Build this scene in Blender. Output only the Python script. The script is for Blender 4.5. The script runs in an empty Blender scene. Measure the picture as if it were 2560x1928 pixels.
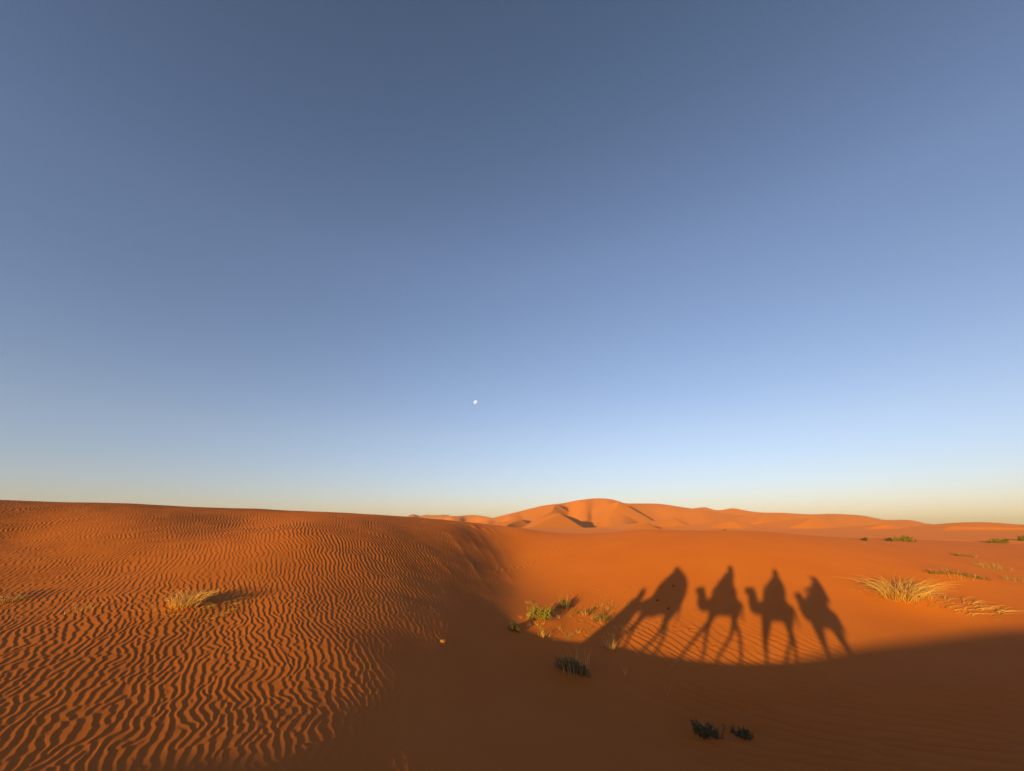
import bpy, math, random
import numpy as np
random.seed(7)
rng = np.random.default_rng(11)
sc = bpy.context.scene
COL = sc.collection
RAD = math.radians

# ------------------------------------------------------------------ camera numbers
F, CX, CY = 1039.0, 1280.0, 964.0            # photograph's focal length and centre, pixels
PITCH = math.atan((1318 - CY) / F)
SP, CP = math.sin(PITCH), math.cos(PITCH)
SUN_AZ = RAD(30)                             # horizontal direction the light travels to
TE = 0.076                                   # tangent of the sun's elevation
SUN_EL = math.atan(TE)
LX, LY = math.sin(SUN_AZ), math.cos(SUN_AZ)

def at(u, v, y):
    """world point that stands y metres ahead on the sight line of a place in the photograph"""
    r = (u - CX) / F; d = (v - CY) / F
    k = y / (CP + d * SP)
    return (r * k, y, (SP - d * CP) * k)

# ------------------------------------------------------------------ terrain (eye level is z = 0)
ctrl = []
def P(u, v, y): ctrl.append(at(u, v, y))
def W(x, y, z): ctrl.append((x, y, z))
for u, y in ((0, 6.3), (500, 6.3), (850, 6.3), (1280, 8.0), (1700, 9.0), (2130, 9.0), (2560, 8.5)): P(u, 1928, y)
for u, y in ((0, 8.8), (1280, 13.3), (1700, 13.8), (2130, 13.7), (2560, 13.0)): P(u, 1700, y)
P(0, 1500, 14.0); P(0, 1350, 21.5)
for u, v, y in ((0, 1252, 36), (320, 1259, 36), (640, 1272, 36.5), (850, 1283, 37), (1018, 1292, 38), (1130, 1301, 39), (1230, 1311, 39)): P(u, v, y)
# slope towards the sun's side wanted along the dune at the left: (v, [(u, y, slope along the light)])
SLOPE = [(1900, ((20, 6.5, -.02), (300, 6.6, -.01), (600, 6.5, .0), (750, 6.4, -.02), (850, 6.4, -.04), (950, 6.6, -.06), (1050, 7.0, -.085))),
         (1700, ((20, 8.8, .03), (300, 9.0, .04), (600, 9.0, .04), (750, 9.0, .01), (850, 9.1, -.025), (950, 9.8, -.055), (1050, 10.6, -.085), (1150, 11.8, -.11))),
         (1610, ((850, 11.2, .0), (950, 11.8, -.04), (1050, 12.8, -.07), (1150, 14.0, -.09))),
         (1520, ((20, 13.3, .11), (300, 13.4, .13), (600, 13.4, .11), (750, 13.4, .07), (850, 13.5, .02), (950, 13.9, -.015), (1050, 15.2, -.06), (1150, 17.2, -.08))),
         (1440, ((20, 16.5, .16), (300, 16.7, .19), (600, 16.8, .16), (750, 16.9, .11), (850, 17.2, .05), (950, 18, .01), (1050, 19.3, -.02), (1150, 21, -.03), (1230, 22.5, -.02))),
         (1400, ((20, 18.5, .18), (300, 18.8, .21), (600, 18.9, .18), (750, 19.2, .12), (850, 19.8, .05), (950, 20.8, .0), (1050, 22.6, -.02), (1150, 25, -.03), (1220, 27, -.02))),
         (1350, ((20, 21.5, .17), (300, 22, .20), (600, 22.2, .17), (750, 22.6, .11), (850, 23.2, .05), (950, 24.8, .0), (1050, 27, -.02), (1150, 30.5, -.02), (1220, 33, -.01))),
         (1310, ((20, 24.5, .14), (300, 25.5, .16), (600, 26, .12), (850, 27, .03), (950, 29.5, .0), (1050, 32.5, -.01)))]
# hollow: left wall, valley line and the sunlit face
P(1290, 1560, 17.0); P(1446, 1606, 16.2); P(1370, 1525, 19.0); P(1290, 1470, 22.5); P(1285, 1400, 28); P(1285, 1345, 33.5); P(1300, 1322, 37)
for u, v, y in ((1909, 1666, 14.8), (1915, 1540, 17.9), (1925, 1465, 20.55), (1930, 1418, 22.9), (1932, 1380, 25.3), (1935, 1345, 29.0), (1935, 1332, 33)): P(u, v, y)
for u, v, y in ((1600, 1625, 15.4), (1600, 1540, 18.4), (1600, 1465, 21.3), (1600, 1418, 23.8), (1600, 1380, 26.4), (1600, 1345, 30.5), (1600, 1323, 35)): P(u, v, y)
for u, v, y in ((2210, 1602, 16.4), (2210, 1540, 18.8), (2240, 1470, 22.0), (2240, 1418, 25.3), (2240, 1380, 30), (2240, 1350, 46)): P(u, v, y)
for u, v, y in ((2560, 1574, 17.3), (2520, 1500, 20.5), (2520, 1440, 25.0), (2520, 1400, 31), (2520, 1360, 50)): P(u, v, y)
# ridge the caravan walks on, its sun side and its lee
for x, z in ((-60, -.6), (-36, -1.2), (-24, -1.85), (-14.5, -2.5), (-12, -2.52), (-9.85, -2.45), (-7.1, -2.34), (-4.5, -2.45), (-2.4, -2.67), (-.85, -2.74),
             (1.1, -2.62), (3.3, -2.50), (6.1, -2.42), (8.7, -2.4), (13, -2.4), (22, -2.5), (50, -3.0)):
    W(x, .1, z)
    if -10 < x < 14: W(x, -1.2, z - (.30 if x > .5 or x < -3 else .14)); W(x, 1.0, z - .06)
    W(x, -6, z - (.9 if x < -2 else .5)); W(x, -45, z - 2.2)
    if x < -12: W(x, -16, z - 1.9)
# higher dune farther back on the sun's side: its edge throws the soft shade at the right
for xs, zs in ((-6, -3.5), (-2.4, -3.5), (-.85, -3.35), (.6, -2.95), (1.9, -2.60), (3.34, -2.46), (6.14, -2.26), (8.7, -2.06), (14, -1.95), (24, -2.0)):
    W(xs - .577 * 15, -15, zs + .088 * 15)
    W(xs - .577 * 15, -28, zs - .6)
# behind the crests
for p in ((-60, 34, 2.6), (-62, 52, .5), (-32, 52, .2), (-12, 54, -.8), (1, 52, -1.1), (14, 46, -1.1), (32, 62, -1.6), (70, 60, -1.8), (0, 90, -1.9), (60, 100, -1.8), (-60, 95, -1.4), (0, -100, -5), (95, 0, -3), (-95, 0, 0)): W(*p)
ctrl = np.array(ctrl)
LAM = .06

def squeeze(x, y):
    r = np.hypot(x, y) + 1e-6
    k = np.log1p(r / 7.0) / r
    return x * k, y * k
def tps(d2): return np.where(d2 > 1e-14, .5 * d2 * np.log(np.maximum(d2, 1e-14)), 0)
_g = []
for v_, row in SLOPE:
    for u_, y_, sl in row: _g.append((*at(u_, v_, y_)[:2], sl))
_g = np.array(_g)
_cu, _cv = squeeze(np.concatenate([ctrl[:, 0], _g[:, 0]]), np.concatenate([ctrl[:, 1], _g[:, 1]]))
_n = len(_cu); _nd = len(ctrl)
def _rows(x, y):
    u, v = squeeze(x, y)
    return np.concatenate([tps((u[:, None] - _cu) ** 2 + (v[:, None] - _cv) ** 2), np.stack([np.ones(len(u)), u, v], 1)], 1)
# least squares: heights at the control points, slopes at the slope points, smooth in between
_Ad = _rows(ctrl[:, 0], ctrl[:, 1]); _e = .4
_Ag = (_rows(_g[:, 0] + _e * LX, _g[:, 1] + _e * LY) - _rows(_g[:, 0] - _e * LX, _g[:, 1] - _e * LY)) / (2 * _e)
_wd = np.full(_nd, 8.0)
_wg = 25.0
_At = np.concatenate([_Ad * _wd[:, None], _Ag * _wg, np.eye(_n, _n + 3) * LAM,
                      np.concatenate([np.stack([np.ones(_n), _cu, _cv], 0) * 50, np.zeros((3, 3))], 1)])
_bt = np.concatenate([ctrl[:, 2] * _wd, _g[:, 2] * _wg, np.zeros(_n), np.zeros(3)])
_w = np.linalg.lstsq(_At, _bt, rcond=None)[0]
def near_h(x, y):
    u, v = squeeze(x, y)
    out = np.empty(u.shape, np.float64)
    fu, fv, fo = u.ravel(), v.ravel(), out.reshape(-1)
    for i in range(0, fu.size, 20000):
        a, b = fu[i:i + 20000], fv[i:i + 20000]
        fo[i:i + 20000] = tps((a[:, None] - _cu) ** 2 + (b[:, None] - _cv) ** 2) @ _w[:_n] + _w[_n] + a * _w[_n + 1] + b * _w[_n + 2]
    return out

def sstep(a, b, x):
    t = np.clip((x - a) / (b - a), 0, 1)
    return t * t * (3 - 2 * t)

# value noise on numpy arrays
_tab = rng.random((257, 257))
_tab[256] = _tab[0]; _tab[:, 256] = _tab[:, 0]
def vnoise(x, y):
    xi, yi = np.floor(x), np.floor(y)
    fx, fy = x - xi, y - yi
    fx = fx * fx * fx * (fx * (fx * 6 - 15) + 10); fy = fy * fy * fy * (fy * (fy * 6 - 15) + 10)
    xi = xi.astype(int) & 255; yi = yi.astype(int) & 255
    a = _tab[xi, yi] * (1 - fx) + _tab[xi + 1, yi] * fx
    b = _tab[xi, yi + 1] * (1 - fx) + _tab[xi + 1, yi + 1] * fx
    return (a * (1 - fy) + b * fy) * 2 - 1
def fbm(x, y, o=3):
    s, a = 0, 1.0
    for k in range(o):
        s = s + a * vnoise(x * 2 ** k + 17.3 * k, y * 2 ** k + 5.1 * k); a *= .5
    return s

# far dunes: layered ridges whose crests follow the skyline of the photograph (x in pixels of a 2212 px wide view)
HZ = 1139.0
def sky_az(x2212):
    u = np.asarray(x2212) * 2560 / 2212
    return np.arctan((u - CX) / F / (CP + .34 * SP))
def sky_tan(x2212, y2212):
    u = np.asarray(x2212) * 2560 / 2212; v = np.asarray(y2212) * 2560 / 2212 + 0
    r = (u - CX) / F; d = (v - CY) / F
    return (SP - d * CP) / np.hypot(CP + d * SP, r)
LAYERS = [
    # distance, front width, back width, crest line
    (1500, 300, 300, [(860, 1142), (880, 1113), (905, 1111), (922, 1108.5), (940, 1111.5), (958, 1110), (972, 1114), (985, 1142)]),
    (900, 170, 200, [(930, 1150), (960, 1117), (990, 1113.5), (1020, 1111.5), (1045, 1114), (1060, 1117), (1120, 1142)]),
    (640, 230, 160, [(1010, 1160), (1055, 1121), (1075, 1115), (1120, 1104), (1180, 1090), (1215, 1086), (1260, 1078), (1300, 1075), (1330, 1078), (1352, 1085), (1380, 1086), (1430, 1087), (1480, 1094), (1560, 1106), (1640, 1118), (1760, 1140)]),
    (820, 190, 200, [(1330, 1150), (1400, 1100), (1480, 1096), (1500, 1097.5), (1530, 1095), (1552, 1101), (1562, 1101), (1592, 1097), (1612, 1101), (1640, 1105), (1700, 1107), (1760, 1110), (1800, 1109), (1850, 1111), (1872, 1113), (1910, 1121), (1980, 1124), (2000, 1129), (2100, 1132), (2300, 1136)]),
    (420, 130, 140, [(1820, 1150), (1980, 1136), (2050, 1129), (2130, 1126.5), (2212, 1132), (2330, 1133), (2600, 1140)]),
    (560, 120, 120, [(-900, 1150), (-300, 1120), (200, 1140), (500, 1139), (2700, 1140), (3500, 1120)]),
]
def catmull(xs, ys, x):
    xs = np.asarray(xs, float); ys = np.asarray(ys, float)
    m = np.gradient(ys, xs)
    i = np.clip(np.searchsorted(xs, x) - 1, 0, len(xs) - 2)
    h = xs[i + 1] - xs[i]; t = np.clip((x - xs[i]) / h, 0, 1)
    return (2*t**3 - 3*t**2 + 1) * ys[i] + (t**3 - 2*t**2 + t) * h * m[i] + (3*t**2 - 2*t**3) * ys[i+1] + (t**3 - t**2) * h * m[i+1]
# spurs of the far dunes: crest from a near high end to a far low end, slip face on the right: (x2212, distance, y2212) twice, gentle slope
SPURS = [((1192, 400, 1109), (1300, 590, 1139), .20), ((1339, 540, 1082.5), (1372, 625, 1106), .26), ((1208, 580, 1089), (1228, 630, 1098), .20),
         ((1128, 380, 1122), (1165, 440, 1131), .12), ((1450, 400, 1120), (1490, 470, 1128), .12), ((1580, 330, 1124), (1630, 400, 1133), .10), ((1740, 420, 1119), (1790, 520, 1128), .11),
         ((1890, 300, 1132), (1990, 380, 1137), .09), ((1660, 560, 1109), (1705, 640, 1117), .14), ((2080, 240, 1136), (2200, 300, 1140), .07), ((1390, 300, 1128), (1420, 350, 1135), .10)]
def far_h(x, y):
    r = np.hypot(x, y); az = np.arctan2(x, y)
    base = -1.7 + sstep(150, 420, r) * .9 + (fbm(x / 38, y / 38 + 9, 3) * .40 + fbm(x / 120, y / 90, 2) * .6) * sstep(60, 160, r) + fbm(x / 85 + 3, y / 55, 3) * 1.5 * sstep(130, 320, r)
    h = base
    for D, wf, wb, pts in LAYERS:
        p = np.array(pts)
        a = sky_az(p[:, 0]); tt = sky_tan(p[:, 0], p[:, 1])
        Dn = D * (1 + .10 * vnoise(az * 9 + D, az * 0 + 3.3) + .05 * vnoise(az * 31 + D, az * 0 + 1.3))
        crest = catmull(a, tt, az) * Dn
        q = (r - Dn)
        front = np.clip(1 + q / wf, 0, 1); back = np.clip(1 - q / wb, 0, 1)
        prof = np.where(q < 0, .35 * front ** 1.6 + .65 * front * front * (3 - 2 * front), 1 - (1 - back) ** 1.3)
        b0 = -3.0
        lay = b0 + (crest - b0) * prof
        rough = fbm(x / 90 + D, y / 70, 3) * .085 * (crest + 3) * np.clip(-q / wf * 3, 0, 1) * prof
        lay = lay + rough
        k = 1.2
        m = np.maximum(h, lay); h = m + k * np.log1p(np.exp(-np.abs(h - lay) / k)) - k * .2
    for (xa, ra, ya), (xb, rb, yb), gs in SPURS:
        a0, a1 = sky_az(xa), sky_az(xb)
        A_ = np.array([math.sin(a0) * ra, math.cos(a0) * ra]); B_ = np.array([math.sin(a1) * rb, math.cos(a1) * rb])
        za, zb = sky_tan(xa, ya) * ra, sky_tan(xb, yb) * rb
        d = B_ - A_; ln = np.hypot(*d); d /= ln
        px, py = x - A_[0], y - A_[1]
        al = px * d[0] + py * d[1]
        sd = (px * d[1] - py * d[0]) + .05 * ln * np.sin(al / ln * 4 + ra)       # + on the right of the crest
        t = np.clip(al / ln, 0, 1); over = np.abs(al - t * ln)
        crest = za + (zb - za) * t ** .8
        off = np.where(sd > 0, .60 * sd, -gs * sd)
        cand = crest - np.hypot(off, 0) - over * gs * 1.2
        k = .35
        m = np.maximum(h, cand); h = m + k * np.log1p(np.exp(-np.minimum(np.abs(h - cand) / k, 50)))
    return h

# sand ripples: a narrow band of wave directions gives crests that wander, fork and end
RIP_AZ = RAD(-31)
def _waves(n, spread, lam, dl, turn=0):
    a = RIP_AZ + turn + RAD(90) + rng.normal(0, RAD(spread), n); l = lam * np.exp(rng.normal(0, dl, n))
    return np.sin(a) * 2 * np.pi / l, np.cos(a) * 2 * np.pi / l, rng.random(n) * 2 * np.pi
W_LONG, W_BROKEN, W_FINE = _waves(48, 3.6, .158, .042), _waves(72, 10.5, .148, .13), _waves(48, 6.5, .33, .08, RAD(7))
W_BROAD = _waves(40, 6.0, .52, .09, RAD(-13))
def _sum(w, x, y):
    C = np.zeros(x.shape, np.float32); S = np.zeros(x.shape, np.float32)
    for kx, ky, ph in zip(*w):
        p = (kx * x + ky * y + ph).astype(np.float32)
        C += np.cos(p); S += np.sin(p)
    k = 1 / math.sqrt(len(w[0]))
    return C * k, S * k
def ripple(x, y):
    zig = .5 + .5 * vnoise(x * .25 + 11, y * .2)
    wx = x + (.05 + .10 * zig) * vnoise(x * 1.0, y * 1.3) + .30 * vnoise(x * .33 + 7, y * .28) + .045 * vnoise(x * 3.3, y * 3.6)
    wy = y + .10 * vnoise(x * 1.1 + 40, y * 1.2 + 3)
    C, S = _sum(W_LONG, wx, wy); C2, S2 = _sum(W_BROKEN, wx, wy)
    t = np.clip(1 - sstep(13, 19, y + 2.5 * vnoise(x * .15, y * .15 + 5)) * .92, 0, 1) * (1 - .8 * sstep(1.5, 4, x))
    C, S = C * (1 - t) + C2 * t, S * (1 - t) + S2 * t
    f = sstep(2.0, 4.0, x)
    on = f > 0
    if on.any():
        C3, S3 = _sum(W_FINE, wx[on], wy[on]); C[on] = C[on] * (1 - f[on]) + C3 * f[on]; S[on] = S[on] * (1 - f[on]) + S3 * f[on]
    f = sstep(1.5, 3.5, x) * (1 - sstep(12.8, 15.0, y + .12 * (x - 7)))
    on = f > 0
    if on.any():
        C3, S3 = _sum(W_BROAD, wx[on], wy[on]); C[on] = C[on] * (1 - f[on]) + C3 * f[on]; S[on] = S[on] * (1 - f[on]) + S3 * f[on]
    amp = np.hypot(C, S)
    ph = np.arctan2(S, C) / (2 * np.pi) % 1.0             # grows downwind
    c = .76
    q = np.clip(ph / c, 0, 1)
    pr = np.where(ph < c, q ** 1.25 * (1 - .15 * q * (1 - q)), .5 + .5 * np.cos(np.pi * (ph - c) / (1 - c)))
    h = (pr - .5) * np.clip(amp * 2.6, 0, 1.0)
    size = (1 + .95 * sstep(13, 25, y)) * (.88 + .26 * vnoise(x * .3 + 21, y * .3))
    return h * size
def ripple_mask(x, y):
    n = vnoise(x * .22 + 3, y * .22) + .5 * vnoise(x * .9, y * .9)
    # strong on the dune at the left, gone in the hollow, lighter on its floor at the right
    left = 1 - sstep(-4.6 + .9 * n, 1.4 + 1.4 * n, x + .02 * (y - 12))
    floor = sstep(1.2, 4.0, x + n) * (1 - sstep(16.0, 18.8, y + .30 * (x - 7) + .7 * n)) * (.50 + .45 * (1 - sstep(12, 14.5, y)) + .35 * np.exp(-((x - 7.0) / 4.0) ** 2 - ((y - 16.2) / 2.3) ** 2))
    wall = np.exp(-(((x + 1.6) / 1.5) ** 2 + ((y - 19) / 4.0) ** 2)) * .40
    far = 1 - sstep(45, 60, y)
    faint = .26 * (1 - sstep(15, 19, y)) * (1 - sstep(1.5, 4, x)) * (.6 + .5 * n)
    return np.clip(left + floor + wall + faint, 0, 1) * far * sstep(1.5, 4, y)

STREAKS = []     # grooves and lips where sand slid down the wall of the hollow
MOUNDS = []      # (x, y, height, radius) small heaps of sand round the plants
_dr = np.random.default_rng(5)
DENTS = [(_dr.uniform(2.6, 9.5), _dr.uniform(15.5, 21.5), _dr.uniform(.008, .022), _dr.uniform(.06, .13)) for _ in range(90)]
DENTS += [(-1.0 + k * .42 + _dr.normal() * .08, 24.5 + k * .55 + (.16 if k % 2 else -.16), .03, .13) for k in range(14)]
def ground_h(x, y, detail=True):
    x = np.asarray(x, float); y = np.asarray(y, float)
    r = np.hypot(x, y)
    h = np.empty(x.shape)
    t = sstep(55, 95, r)
    m = t < 1; hn = np.zeros(x.shape); hn[m] = near_h(x[m], y[m])
    f = t > 0; hf = np.zeros(x.shape); hf[f] = far_h(x[f], y[f])
    h = hn * (1 - t) + hf * t
    for mx, my, mh, mr in MOUNDS:
        d2 = ((x - mx) ** 2 + (y - my) ** 2) / mr ** 2
        h = h + mh * np.exp(-d2 * 2)
    if detail:
        q = (r < 70) & (y > 1.0)
        xx, yy = x[q], y[q]
        mk = ripple_mask(xx, yy)
        dh = fbm(xx / 2.6, yy / 2.6, 3) * .012 * (.4 + mk)
        on = mk > .01
        rp = np.zeros(xx.shape); rp[on] = ripple(xx[on], yy[on])
        dh = dh + rp * mk * (.0136 + .0234 * sstep(2, 4, xx) + .060 * sstep(1.5, 3.5, xx) * (1 - sstep(12.8, 15.0, yy + .12 * (xx - 7))))
        for mx, my, mh, mr in DENTS:
            k = np.where((np.abs(xx - mx) < 3 * mr) & (np.abs(yy - my) < 3 * mr))[0]
            if len(k):
                d2 = ((xx[k] - mx) ** 2 + (yy[k] - my) ** 2) / mr ** 2
                dh[k] += mh * (.5 * np.exp(-(np.sqrt(d2) - 1.3) ** 2 * 3) - np.exp(-d2 * 1.6))
        for (ax, ay), (bx, by), sh, sw in STREAKS:
            ln = math.hypot(bx - ax, by - ay); ux, uy = (bx - ax) / ln, (by - ay) / ln
            al = (xx - ax) * ux + (yy - ay) * uy
            k = np.where((al > -.5) & (al < ln + .5) & (np.abs((xx - ax) * uy - (yy - ay) * ux) < 5 * sw))[0]
            if len(k):
                pd = (xx[k] - ax) * uy - (yy[k] - ay) * ux + .12 * vnoise(al[k] * .9 + ax, al[k] * 0 + 2.2)
                dh[k] += .28 * sh * np.exp(-(pd / sw) ** 2) * np.where(pd > 0, 1, .6) * sstep(-.4, .8, al[k]) * (1 - sstep(ln - 1.5, ln + .4, al[k])) * (.75 + .5 * vnoise(al[k] * 1.1, al[k] * 0 + ay))
        h[q] += dh
    return h
def gz(x, y): return float(ground_h(np.array([float(x)]), np.array([float(y)]), False)[0])

# ------------------------------------------------------------------ helpers
def tag(o, label=None, cat=None, group=None, kind=None):
    if label: o['label'] = label
    if cat: o['category'] = cat
    if group: o['group'] = group
    if kind: o['kind'] = kind
    return o
def link(name, me, mat=None, parent=None, smooth=True):
    o = bpy.data.objects.new(name, me); COL.objects.link(o)
    if mat and not me.materials: me.materials.append(mat)
    if parent: o.parent = parent
    if smooth and len(me.polygons): me.polygons.foreach_set('use_smooth', np.ones(len(me.polygons), bool))
    return o
def np_mesh(name, V, Q):
    """mesh from a vertex array and an (n,3) or (n,4) face array"""
    me = bpy.data.meshes.new(name)
    V = np.ascontiguousarray(V, np.float32); Q = np.ascontiguousarray(Q, np.int32)
    k = Q.shape[1]
    me.vertices.add(len(V)); me.vertices.foreach_set('co', V.ravel())
    me.loops.add(Q.size); me.loops.foreach_set('vertex_index', Q.ravel())
    me.polygons.add(len(Q)); me.polygons.foreach_set('loop_start', np.arange(0, Q.size, k, dtype=np.int32))
    me.polygons.foreach_set('loop_total', np.full(len(Q), k, np.int32))
    me.update(calc_edges=True)
    return me

# ------------------------------------------------------------------ materials
def new_mat(name):
    m = bpy.data.materials.new(name); m.use_nodes = True
    return m, m.node_tree, m.node_tree.nodes['Principled BSDF']
def sand_material(name, c1, c2, bump=True):
    m, nt, b = new_mat(name)
    N, K = nt.nodes.new, nt.links.new
    tc = N('ShaderNodeTexCoord')
    n1 = N('ShaderNodeTexNoise'); n1.inputs['Scale'].default_value = .35; n1.inputs['Detail'].default_value = 5
    K(tc.outputs['Object'], n1.inputs['Vector'])
    n2 = N('ShaderNodeTexNoise'); n2.inputs['Scale'].default_value = 26; n2.inputs['Detail'].default_value = 3
    K(tc.outputs['Object'], n2.inputs['Vector'])
    mx = N('ShaderNodeMath'); mx.operation = 'MULTIPLY_ADD'; mx.inputs[1].default_value = .35
    K(n2.outputs['Fac'], mx.inputs[0]); K(n1.outputs['Fac'], mx.inputs[2])
    r = N('ShaderNodeValToRGB'); r.color_ramp.elements[0].position = .35; r.color_ramp.elements[1].position = 1.0
    r.color_ramp.elements[0].color = (*c1, 1); r.color_ramp.elements[1].color = (*c2, 1)
    K(mx.outputs[0], r.inputs[0]); K(r.outputs[0], b.inputs['Base Color'])
    b.inputs['Roughness'].default_value = .95; b.inputs['Specular IOR Level'].default_value = .12
    b.inputs['Diffuse Roughness'].default_value = .4
    if bump:
        g = N('ShaderNodeTexNoise'); g.inputs['Scale'].default_value = 60; g.inputs['Detail'].default_value = 4
        K(tc.outputs['Object'], g.inputs['Vector'])
        bp = N('ShaderNodeBump'); bp.inputs['Strength'].default_value = .25; bp.inputs['Distance'].default_value = .004
        K(g.outputs['Fac'], bp.inputs['Height']); K(bp.outputs['Normal'], b.inputs['Normal'])
    return m
SAND = sand_material('orange_sand', (.47, .117, .0168), (.535, .142, .0215))
FAR_SAND = sand_material('far_orange_sand', (.55, .155, .030), (.62, .18, .038), False)

# ------------------------------------------------------------------ ground sheet

QUAL = 1.0
def build_ground():
    da = .062 / QUAL
    fine = np.arange(-62, 62.0001, da)
    coarse = np.concatenate([np.arange(63, 297.5, 1.5)])
    az = np.radians(np.concatenate([fine, coarse]))
    g = [.12]
    while g[-1] < 4000:
        r = g[-1]
        k = .12 if r < 1.5 else .035 if r < 3.5 else .0042 if r < 7 else .0033 if r < 40 else .005 if r < 75 else (.011 if r < 240 else .0055) if r < 1000 else .06
        g.append(r * (1 + k / QUAL))
    rr = np.array(g)
    A, Rr = np.meshgrid(az, rr)
    X, Y = np.sin(A) * Rr, np.cos(A) * Rr
    Z = ground_h(X.ravel(), Y.ravel()).reshape(X.shape)
    na, nr = len(az), len(rr)
    V = np.stack([X, Y, Z], -1).reshape(-1, 3)
    i = np.arange(nr - 1)[:, None] * na; j = np.arange(na)[None, :]; j2 = (j + 1) % na
    Q = np.stack([i + j, i + j2, i + na + j2, i + na + j], -1)[:, :, ::-1]
    cut = int(np.searchsorted(rr, 70))
    c = len(V)
    def sub(q, hub):
        q = q.reshape(-1, 4); lo, hi = q.min(), q.max()
        return V[lo:hi + 1], q - lo
    v1, q1 = sub(Q[:cut], True)
    # close the small disc under the camera
    v1 = np.concatenate([v1, [[0, 0, gz(0, 0)]]]); hub = len(v1) - 1
    me = np_mesh('sand_dune', v1, q1)
    o = link('sand_dune', me, SAND); o['kind'] = 'structure'
    tri = np.stack([np.full(na, hub), np.arange(na), (np.arange(na) + 1) % na], -1)[:, ::-1]
    d = np_mesh('sand_dune_core', np.concatenate([v1[:na], v1[hub:]]), np.where(tri == hub, na, tri))
    import bmesh
    bm = bmesh.new(); bm.from_mesh(me); bm.verts.ensure_lookup_table()
    for t in tri: bm.faces.new([bm.verts[int(k)] for k in t]).smooth = True
    bm.to_mesh(me); bm.free(); bpy.data.meshes.remove(d)
    v2, q2 = sub(Q[cut:], False)
    o2 = link('far_dunes', np_mesh('far_dunes', v2, q2), FAR_SAND); o2['kind'] = 'structure'
#PLANTS0
# ------------------------------------------------------------------ plants
def simple_mat(name, c1, c2, scale=9.0, rough=.85):
    m, nt, b = new_mat(name)
    N, K = nt.nodes.new, nt.links.new
    tc = N('ShaderNodeTexCoord'); n1 = N('ShaderNodeTexNoise'); n1.inputs['Scale'].default_value = scale; n1.inputs['Detail'].default_value = 3
    r = N('ShaderNodeValToRGB'); r.color_ramp.elements[0].position = .32; r.color_ramp.elements[1].position = .68
    r.color_ramp.elements[0].color = (*c1, 1); r.color_ramp.elements[1].color = (*c2, 1)
    K(tc.outputs['Object'], n1.inputs['Vector']); K(n1.outputs['Fac'], r.inputs[0]); K(r.outputs[0], b.inputs['Base Color'])
    b.inputs['Roughness'].default_value = rough; b.inputs['Specular IOR Level'].default_value = .2
    return m
STRAW = simple_mat('dry_straw', (.56, .27, .08), (.74, .42, .16), 14)
STRAW2 = simple_mat('weathered_straw', (.30, .17, .06), (.50, .31, .12), 14)
OLIVE = simple_mat('olive_leaf', (.14, .105, .032), (.27, .185, .062), 10)
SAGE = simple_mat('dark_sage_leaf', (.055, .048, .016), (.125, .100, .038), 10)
YELLOW = simple_mat('yellow_green_leaf', (.22, .17, .03), (.42, .31, .07), 12)
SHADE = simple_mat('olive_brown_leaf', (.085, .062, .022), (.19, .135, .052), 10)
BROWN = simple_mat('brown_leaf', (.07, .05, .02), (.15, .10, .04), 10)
TWIG = simple_mat('grey_twig', (.12, .075, .035), (.24, .15, .07), 12)
STONE = simple_mat('pale_stone', (.30, .12, .045), (.40, .17, .07), 30)

def hit(u, v):
    """ground point seen at a place of the photograph"""
    q = np.array(at(u, v, 1.0)); ys = np.exp(np.linspace(math.log(4), math.log(400), 2500))
    d = q[2] * ys - ground_h(q[0] * ys, ys, False)
    i = np.where(d < 0)[0]
    i = int(i[0]) if len(i) else int(np.argmin(d))
    return q * ys[i]

def strips(paths, widths, rnd):
    """flat tapering ribbons along polylines: (points k x 3, base width)"""
    V, Q = [], []
    for p, w in zip(paths, widths):
        k = len(p); d = p[-1] - p[0]
        sx, sy = rnd.normal(), rnd.normal()
        side = np.cross(d, [sx, sy, .2]); side /= np.linalg.norm(side) + 1e-9
        base = len(V)
        for i in range(k):
            ww = w * (1 - .85 * i / (k - 1)) * .5
            V.append(p[i] - side * ww); V.append(p[i] + side * ww)
        for i in range(k - 1):
            a = base + 2 * i; Q.append((a, a + 1, a + 3, a + 2))
    # every blade grows from one buried rootstock
    foot = np.array([p[0] for p in paths]); c = foot.mean(0); c[2] = foot[:, 2].min() - .25
    k = len(V); V += [c, c + (0, 0, -.03)]
    b = 0
    for p in paths:
        Q.append((b, k, k + 1, b + 1)); b += 2 * len(p)
    return np.array(V), np.array(Q)

def blade_paths(rnd, n, spread, h, droop, lean=(0, 0), ground=None, sx=1.0, core=.5, flat=0.0):
    paths, ws = [], []
    for _ in range(n):
        a = rnd.random() * 2 * math.pi; rr = spread * core * math.sqrt(rnd.random())
        bx, by = math.cos(a) * rr * sx, math.sin(a) * rr
        hh = h * (.45 + .65 * rnd.random())
        out = (.15 + droop * rnd.random()) * hh * (1 + flat * rnd.random())
        a2 = a + rnd.normal() * .7
        ox, oy = math.cos(a2) * out * sx + lean[0] * hh, math.sin(a2) * out + lean[1] * hh
        bz = ground(bx, by) if ground else 0
        ts = np.array([0, .35, .7, 1.0])
        up = hh * (1 - .45 * flat * rnd.random())
        z = bz - .02 + up * (ts - droop * .38 * ts ** 2.4)
        p = np.stack([bx + ox * ts ** 1.6, by + oy * ts ** 1.6, z], 1)
        paths.append(p); ws.append(rnd.uniform(.006, .013))
    return paths, ws

def plant_root(name, u, v, label, cat, group, mound=None):
    x, y, _ = hit(u, v)
    z = gz(x, y)
    o = bpy.data.objects.new(name, None); COL.objects.link(o); o.location = (x, y, z); o.empty_display_size = .2
    tag(o, label, cat, group)
    return o, (lambda dx, dy: gz(x + dx, y + dy) - z)

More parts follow.
